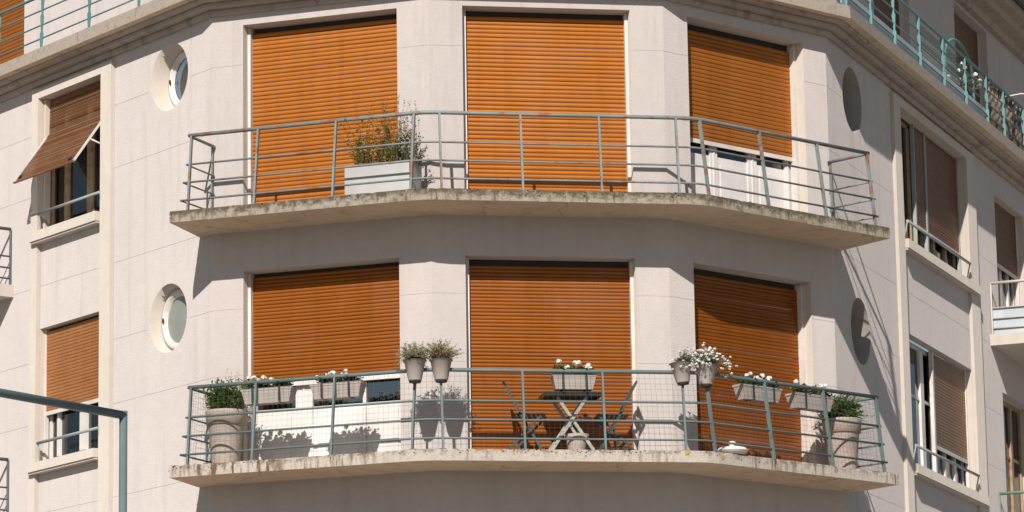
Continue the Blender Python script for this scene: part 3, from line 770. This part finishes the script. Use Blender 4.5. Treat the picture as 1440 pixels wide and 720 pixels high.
side_balcony('RW', 7.62, 12.0, -3, 1.05, ('rail_green', 'rail_green'), False, 7.62)
side_balcony('LW', -8.6, -4.70, 0, 1.05, ('rail_low', 'rail_low'), False, -4.70)
side_balcony('LW', -8.6, -4.70, -3, 1.05, ('rail_low', 'rail_low'), False, -4.70)

# ------------------------------------------------------------------ ground
mb = MB(); mb.face([(-400, -400, 0), (400, -400, 0), (400, 400, 0), (-400, 400, 0)], 'asphalt'); structure(mb.build('road'))
mb = MB(); ps = offset_poly(LINE, 3.6); pi = offset_poly(LINE, -.5)
for i in range(5):
    a, b, c, d = ps[i], ps[i + 1], pi[i + 1], pi[i]
    mb.face([(p.x, p.y, .13) for p in (a, b, c, d)], 'paving')
structure(mb.build('pavement'))
mb = MB(); pk = offset_poly(LINE, 3.75)
for i in range(5):
    a, b, c, d = pk[i], pk[i + 1], ps[i + 1], ps[i]
    mb.face([(p.x, p.y, .132) for p in (a, b, c, d)], 'kerbstone'); mb.face([(a.x, a.y, 0), (b.x, b.y, 0), (b.x, b.y, .132), (a.x, a.y, .132)], 'kerbstone')
structure(mb.build('kerb'))

# ------------------------------------------------------------------ plants
def foliage(name, parent, rg, base, n_stems, height, spread, leaf, n_leaf, mats, droop=.15, bare=.15, loc=None, lean=(0, 0), stem_r=.0022, up=.6):
    """stems grown from a base rectangle with separate leaves along them, one mesh"""
    mb = MB(); tips = []
    for i in range(n_stems):
        bx, by = rg.uniform(-base[0], base[0]), rg.uniform(-base[1], base[1])
        h = height * rg.uniform(.45, 1.0); ang = rg.uniform(0, 2 * math.pi); sp = spread * rg.uniform(.1, 1)
        p = Vector((bx, by, -.02)); pts = [p.copy()]; n = 6
        for j in range(n):
            f = (j + 1) / n
            q = Vector((bx + math.cos(ang) * sp * f ** 1.5 + lean[0] * f + rg.uniform(-.012, .012), by + math.sin(ang) * sp * f ** 1.5 + lean[1] * f + rg.uniform(-.012, .012), h * f - droop * sp * f * f * 2))
            pts.append(q)
        mb.tube(pts, stem_r, 'stem', 4, False, radii=[stem_r * (1.25 - .9 * j / n) for j in range(n + 1)])
        tips.append(pts[-1])
        lm = rg.choice(mats)
        for j in range(n_leaf):
            f = bare + (1 - bare) * rg.random() ** .8; g = f * n; a = min(n - 1, int(g)); c = pts[a].lerp(pts[a + 1], g - a)
            az = rg.uniform(0, 2 * math.pi); el = rg.uniform(-.3, 1.1) * up
            d = Vector((math.cos(az) * math.cos(el), math.sin(az) * math.cos(el), math.sin(el)))
            ll = leaf[0] * rg.uniform(.55, 1.15) * (1.1 - .45 * f); wd = leaf[1] * rg.uniform(.7, 1.2)
            s = d.cross(Vector((rg.uniform(-.5, .5), rg.uniform(-.5, .5), 1))).normalized(); cup = d.cross(s) * (wd * .35)
            m1 = c + d * ll * .45; tp = c + d * ll - Vector((0, 0, ll * .18))
            mm = lm if rg.random() < .75 else rg.choice(mats)
            mb.face([c, m1 + s * wd / 2 + cup, tp], mm); mb.face([c, tp, m1 - s * wd / 2 + cup], mm)
    o = mb.build(name, parent, Matrix.Translation(loc) if loc else None, weld=False)
    return o, tips
def flower_mesh(rg, r, n):
    mb = MB()
    for i in range(n):
        az = rg.uniform(0, 6.28); el = math.asin(rg.uniform(-.35, 1)); d = Vector((math.cos(az) * math.cos(el), math.sin(az) * math.cos(el), math.sin(el) * .8))
        c = d * r * rg.uniform(.6, 1.0); s = d.cross(Vector((.3, .2, 1))).normalized(); t = d.cross(s); w_ = r * rg.uniform(.38, .55)
        mb.face([c + s * w_, c + (s + t) * w_ * .62 + d * w_ * .15, c + t * w_, c + (t - s) * w_ * .62 + d * w_ * .15, c - s * w_, c - (s + t) * w_ * .62 + d * w_ * .15, c - t * w_, c + (s - t) * w_ * .62 + d * w_ * .15], 'petal')
    return mb.mesh('flower', False)
frg = random.Random(5)
FL_BIG = [flower_mesh(frg, .034, 20) for _ in range(3)]
FL_SMALL = [flower_mesh(frg, .022, 11) for _ in range(3)]
def add_flower(parent, p, big, rg):
    o = link('flower', rg.choice(FL_BIG if big else FL_SMALL), parent, Matrix.Translation(p) @ Matrix.Rotation(rg.uniform(0, 6), 4, 'Z') @ Matrix.Scale(rg.uniform(.75, 1.1), 4)); return o

# ---- window boxes hung inside the railing
def trough(mw, label, seed, length=.62, side=None):
    t = thing('hanging_planter', label, 'planter', mw, 'taupe window boxes hung on the netted railing'); rg = random.Random(seed)
    mb = MB(); h, wt, wb = .175, .18, .13; a, b = length / 2, length / 2 - .035
    bot = [(-b, -wb / 2, -h), (b, -wb / 2, -h), (b, wb / 2, -h), (-b, wb / 2, -h)]; top = [(-a, -wt / 2, -.025), (a, -wt / 2, -.025), (a, wt / 2, -.025), (-a, wt / 2, -.025)]
    mb.grid([bot, top], 'planter', True, False); mb.face(bot[::-1], 'planter')
    rim = [(x * 1.025, y * 1.06, z) for x, y, z in top]; rim2 = [(x, y, 0) for x, y, z in rim]; inn = [(x * .96, y * .88, 0) for x, y, z in top]; deep = [(x * .95, y * .86, -.03) for x, y, z in top]
    mb.grid([top, rim, rim2, inn, deep], 'planter', True, False); mb.build('trough', t)
    s = MB(); s.face(deep, 'soil'); s.build('soil', t, weld=False)
    mb = MB()
    for k_ in range(7):
        x = -b + (k_ + .5) * 2 * b / 7
        mb.box(x - .003, x + .003, -wt / 2 - .004 + .0, -wt / 2 + .002, -.08, -.03, 'planter')
    for x in (-length * .27, length * .27):
        q = MB(); q.bar((x, -wt / 2 - .012, -h + .01), (x, -wt / 2 - .012, .06), .024, .006, 'iron', up=(0, 1, 0)); q.bar((x, -wt / 2 - .012, -h - .004), (x, wt / 2 - .04, -h - .004), .024, .006, 'iron')
        q.bar((x, -wt / 2 - .012, .06), (x, -wt / 2 - .075, .055), .024, .006, 'iron'); q.build('bracket', t)
    f, tips = foliage('foliage', t, rg, (a * .85, .05), 55, .18, .09, (.058, .045), 11, ['leaf_green', 'leaf_olive', 'leaf_green'], loc=(0, 0, -.02), droop=.3)
    for i in range(rg.randint(9, 12)):
        x = rg.uniform(-a * .85, a * .85); z = rg.uniform(.06, .15); y = rg.uniform(-.06, .06)
        s = MB(); s.tube([(x, y, -.02), (x + rg.uniform(-.02, .02), y, z)], .002, 'leaf_green', 4, False); s.build('stalk', t, weld=False)
        add_flower(t, (x, y, z), True, rg)
    return t
def at(k, x, off, z, rz=0): return FR[k] @ Matrix.Translation((x, -off, z)) @ Matrix.Rotation(rz, 4, 'Z')
trough(at('L', Ls(1.81), .545, -4.53), 'taupe window box of white flowers beside the tall clay pot of narrow leaves', 11)
trough(at('L', Ls(.95), .545, -4.53), 'taupe window box of white flowers over the white door panels, next to the rail pots', 12)
trough(at('C', 1.545, .545, -4.49), 'short taupe window box of white flowers hung above the folding table', 13, .50)
trough(at('R', .86, .545, -4.51), 'taupe window box of white flowers hung in front of the shaded orange shutter', 14)
trough(at('R', 1.73, .545, -4.53), 'taupe window box of white flowers above the tall pot of drooping leaves', 15)

# ---- saddle pots on the railing corners
def rail_pot(mw, label, seed, kind, tilt=0):
    t = thing('rail_pot', label, 'flower pot', mw @ Matrix.Translation((0, 0, .02)) @ Matrix.Rotation(tilt, 4, 'Y') @ Matrix.Scale(.88, 4), 'taupe flower pots straddling the railing'); rg = random.Random(seed)
    mb = MB(); mb.lathe([(.085, -.26), (.088, -.25), (.138, -.012), (.150, -.008), (.152, .0), (.142, .004), (.132, -.02)], 'planter', 28)
    mb.build('pot', t)
    q = MB(); q.lathe([(.1525, -.006), (.1555, .0), (.1525, .006), (.146, .006)], 'pot_dark', 28, cap=False); q.build('rim', t)
    q = MB(); q.lathe([(.05, -.29), (.075, -.285), (.078, -.262)], 'pot_dark', 20); q.build('clamp', t)
    q = MB(); q.face([(.132 * math.cos(i * .2618), .132 * math.sin(i * .2618), -.02) for i in range(24)], 'soil'); q.build('soil', t, weld=False)
    if kind == 'grey':
        foliage('foliage', t, rg, (.11, .11), 140, .32, .24, (.055, .018), 24, ['leaf_grey', 'leaf_grey', 'leaf_grey', 'leaf_dry'], droop=.55, up=1)
    elif kind == 'dry':
        foliage('foliage', t, rg, (.11, .11), 160, .32, .27, (.036, .013), 20, ['leaf_grey', 'leaf_dry', 'leaf_dry'], droop=.2, up=1)
        foliage('trailing_stem', t, rg, (.05, .05), 16, .16, .12, (.03, .013), 18, ['leaf_grey', 'leaf_dry'], lean=(.22, 0))
    elif kind == 'white':
        o, tips = foliage('foliage', t, rg, (.11, .11), 170, .32, .32, (.042, .013), 18, ['leaf_grey', 'leaf_olive', 'leaf_grey'], droop=.45, lean=(.0, -.03))
        for p in tips[:130]: add_flower(t, p, False, rg)
    elif kind == 'spill':
        o, tips = foliage('foliage', t, rg, (.08, .08), 80, .24, .24, (.038, .012), 18, ['leaf_grey', 'leaf_olive'], droop=.5, lean=(.10, -.03))
        for p in tips[:36]: add_flower(t, p, False, rg)
    return t
rail_pot(at('C', -.30, .70, -4.395), 'taupe rail pot of grey-green leaves at the end of the white door window boxes', 21, 'grey')
rail_pot(at('C', .0, .70, -4.385), 'taupe rail pot of dry feathery stems next to the orange shutter', 22, 'dry')
rail_pot(at('C', 2.77, .70, -4.385), 'tilted taupe rail pot in front of the pale wall pier, beside the heaped daisies', 23, 'spill', -.10)
rail_pot(at('R', -.12, .70, -4.40), 'taupe rail pot heaped with small white daisies', 24, 'white', .06)

# ---- tall clay pots
def tall_pot(mw, label, seed, sc, kind):
    t = thing('tall_pot', label, 'plant pot', mw, 'tall clay pots standing at the balcony ends'); rg = random.Random(seed)
    mb = MB(); h = .66 * sc
    mb.lathe([(.155, 0), (.16, .012), (.205, h - .17), (.208, h - .165)], 'terracotta', 36); mb.build('body', t)
    q = MB(); q.lathe([(.206, h - .17), (.228, h - .165), (.236, h - .02), (.238, h), (.222, h + .003), (.212, h - .05)], 'terracotta', 36, cap=False); q.build('rim', t)
    q = MB(); q.face([(.213 * math.cos(i * .2618), .213 * math.sin(i * .2618), h - .05) for i in range(24)], 'soil'); q.build('soil', t, weld=False)
    if kind == 'a':
        foliage('foliage', t, rg, (.16, .16), 150, .42, .20, (.11, .022), 20, ['leaf_green', 'leaf_fresh', 'leaf_green'], loc=(0, 0, h - .04), up=1.1)
        foliage('tall_sprig', t, rg, (.08, .08), 16, .56, .12, (.03, .013), 18, ['leaf_dry', 'leaf_grey'], loc=(.05, 0, h - .04), bare=.45)
    else:
        foliage('foliage', t, rg, (.15, .15), 120, .42, .24, (.14, .026), 18, ['leaf_green', 'leaf_fresh', 'leaf_green'], loc=(0, 0, h - .04), droop=.5, up=.8)
    return t
tall_pot(at('L', Ls(2.42), .40, -5.391), 'tall pale clay pot of narrow green leaves beside the white door', 31, 1.0, 'a')
tall_pot(at('R', 2.46, .36, -5.391), 'tall pale clay pot of drooping green leaves next to the all-orange shutter', 32, 1.0, 'b')

# ---- square planter on the upper balcony
t = thing('square_planter', 'pale grey box planter with a straggly olive shrub on the upper balcony', 'planter', at('L', Ls(.44), .38, -2.391))
mb = MB(); a, b, h = .40, .20, .40
mb.box(-a, a, -b, -b + .02, 0, h, 'planter_box'); mb.box(-a, a, b - .02, b, 0, h, 'planter_box'); mb.box(-a, -a + .02, -b + .02, b - .02, 0, h - .001, 'planter_box'); mb.box(a - .02, a, -b + .02, b - .02, 0, h - .001, 'planter_box'); mb.box(-a + .02, a - .02, -b + .02, b - .02, 0, .03, 'planter_box')
mb.build('box', t)
q = MB(); q.face([(-a + .02, -b + .02, h - .04), (a - .02, -b + .02, h - .04), (a - .02, b - .02, h - .04), (-a + .02, b - .02, h - .04)], 'soil'); q.build('soil', t, weld=False)
rg = random.Random(41)
foliage('foliage', t, rg, (.34, .14), 70, .64, .24, (.06, .03), 20, ['leaf_fresh', 'leaf_green', 'leaf_olive2', 'leaf_fresh', 'leaf_olive', 'leaf_fresh'], loc=(0, 0, h - .05), up=.9, stem_r=.003)
foliage('dry_twig', t, rg, (.32, .12), 44, .98, .26, (.042, .02), 20, ['leaf_red', 'leaf_dry', 'leaf_olive'], loc=(.06, 0, h - .05), bare=.35, stem_r=.0028)
foliage('trailing_stem', t, rg, (.05, .1), 16, .36, .1, (.035, .014), 20, ['leaf_olive', 'leaf_grey'], loc=(.36, 0, h - .05), lean=(.16, 0), droop=.3)

# ---- folding table and chairs
t = thing('folding_table', 'dark folding bistro table with pale crossed legs', 'table', at('C', 1.535, .34, -5.391))
mb = MB(); mb.box(-.33, .33, -.24, .24, .688, .704, 'table_top'); top = mb.build('tabletop', t)
q = MB()
for y in (-.235, .225): q.box(-.328, .328, y, y + .01, .655, .687, 'table_top')
for x in (-.328, .318): q.box(x, x + .01, -.224, .224, .655, .687, 'table_top')
q.build('apron', t)
for y, s in ((-.17, 1), (-.145, -1), (.17, 1), (.145, -1)):
    q = MB(); q.bar((-.27 * s, y, .002), (.17 * s, y, .655), .036, .02, 'leg_metal', up=(0, 1, 0)); q.build('leg', t)
for x, z in ((-.235, .05), (.235, .05), (.02, .345)):
    q = MB(); q.tube([(x, -.165, z), (x, .165, z)], .008, 'leg_metal', 6); q.build('stretcher', t)
def chair(mw, label):
    t = thing('folding_chair', label, 'chair', mw, 'folding chairs at the bistro table')
    for y in (-.19, .19):
        q = MB(); q.bar((.20, y, .002), (-.05, y, .44), .028, .014, 'chair_metal', up=(0, 1, 0)); q.bar((-.05, y, .44), (-.25, y, .83), .028, .014, 'chair_metal', up=(0, 1, 0)); q.build('back_leg', t)
        q = MB(); q.bar((-.24, y * .86, .002), (.18, y * .86, .43), .028, .014, 'chair_metal', up=(0, 1, 0)); q.build('front_leg', t)
    for i in range(7):
        q = MB(); x = -.16 + i * .055; q.box(x, x + .042, -.20, .20, .445, .457, 'chair_metal'); q.build('seat_slat', t)
    for f in (.55, .80, .97):
        q = MB(); x = -.05 - .20 * f; z = .44 + .39 * f; q.bar((x, -.19, z), (x, .19, z), .012, .055, 'chair_metal', up=(-.45, 0, .9)); q.build('back_slat', t)
    for p in ((.17, .06), (-.2, .045)):
        q = MB(); q.tube([(p[0], -.17, p[1]), (p[0], .17, p[1])], .007, 'chair_metal', 6); q.build('stretcher', t)
chair(at('C', 1.03, .36, -5.391, R_(-14)), 'dark green folding chair on the white door side of the bistro table')
chair(at('C', 2.04, .36, -5.391, R_(176)), 'dark green folding chair between the bistro table and the pale wall pier with daisies')
t = thing('clay_pot', 'small empty pale clay pot under the folding table', 'plant pot', at('C', 1.60, .38, -5.391))
mb = MB(); mb.lathe([(.09, 0), (.095, .01), (.125, .19)], 'terracotta', 28); mb.build('body', t)
mb = MB(); mb.lathe([(.126, .185), (.14, .19), (.143, .235), (.13, .24), (.12, .19), (.02, .15), (0, .15)], 'terracotta', 28, cap=False); mb.build('rim', t)
# white lidded dish on the slab edge
t = thing('covered_dish', 'low white covered dish on the slab edge under the daisies', 'dish', at('R', .26, .70, -5.391))
mb = MB(); mb.lathe([(.10, 0), (.15, .015), (.185, .05), (.19, .06), (.17, .065)], 'white_clean', 28); mb.build('bowl', t)
mb = MB(); mb.lathe([(.178, .06), (.16, .085), (.09, .10), (.04, .104), (.03, .12), (.05, .15), (.03, .165), (0, .168)], 'white_clean', 28, cap=False); mb.build('lid', t)

# ---- things on the top balcony
t = thing('plant_hoop', 'teal hoop trellis standing behind the top railing', 'trellis', FR['RW'] @ Matrix.Translation((6.05, -.12, .472)))
mb = MB(); mb.tube([(-.75, 0, 0)] + [(-.75 * math.cos(math.pi * i / 16), 0, .62 + .42 * math.sin(math.pi * i / 16)) for i in range(17)] + [(.75, 0, 0)], .02, 'rail_teal', 8); mb.build('hoop', t)
mb = MB(); mb.tube([(-.75, 0, .6), (.75, 0, .6)], .012, 'rail_teal', 6); mb.build('crossbar', t)
t = thing('potted_shrub', 'grey-leaved shrub with white blooms under the teal hoop', 'potted plant', FR['RW'] @ Matrix.Translation((6.2, -.10, .472)))
mb = MB(); mb.lathe([(.11, 0), (.15, .24), (.165, .245), (.165, .28), (.14, .28), (.13, .25), (0, .25)], 'pot_dark', 24); mb.build('pot', t)
rg = random.Random(51)
o, tips = foliage('foliage', t, rg, (.12, .10), 60, .52, .32, (.055, .025), 16, ['leaf_grey', 'leaf_olive', 'leaf_dry', 'leaf_grey'], loc=(0, 0, .25), droop=.2)
for p in tips[:14]: add_flower(t, p + Vector((0, 0, .25)), True, rg)
t = thing('wall_lamp', 'thin black lamp arm reaching out from the top storey wall', 'wall lamp', FR['RW'] @ Matrix.Translation((10.78, SB, 1.75)))
mb = MB(); mb.tube([(0, -.002, 0), (0, -.25, .10), (0, -.5, .12), (0, -.75, .06)], .012, 'white', 6); mb.build('arm', t)
mb = MB(); mb.box(-.03, .03, -1.02, -.74, .035, .06, 'iron'); mb.build('lamp_head', t)

# ---- tubular street post in front of the building
def pix(u, v, dist): return CAM + (cf + cr * ((u - 720) / 5187.0) + cu * ((360 - v) / 5187.0)) * dist
top = pix(173.5, 584, 25.0); dirv = Vector((-math.cos(R_(46)), -math.sin(R_(46)), 0)); r = .028
t = thing('street_gantry', 'grey-green tubular street post with a level cross arm', 'street post', Matrix.Translation((top.x, top.y, 0)))
zt = top.z
mb = MB(); mb.tube([(0, 0, 0), (0, 0, zt + r)], r, 'post', 16); mb.build('post', t)
mb = MB(); e = dirv * 3.2; mb.tube([(0, 0, zt), (e.x, e.y, zt)], r * 1.04, 'post', 16); mb.build('cross_arm', t)
mb = MB(); mb.lathe([(.10, 0), (.10, .02), (.05, .05), (r, .06)], 'post', 20); mb.build('base_plate', t)
mb = MB(); mb.tube([(e.x, e.y, 0), (e.x, e.y, zt + r)], r, 'post', 16); mb.build('post', t)
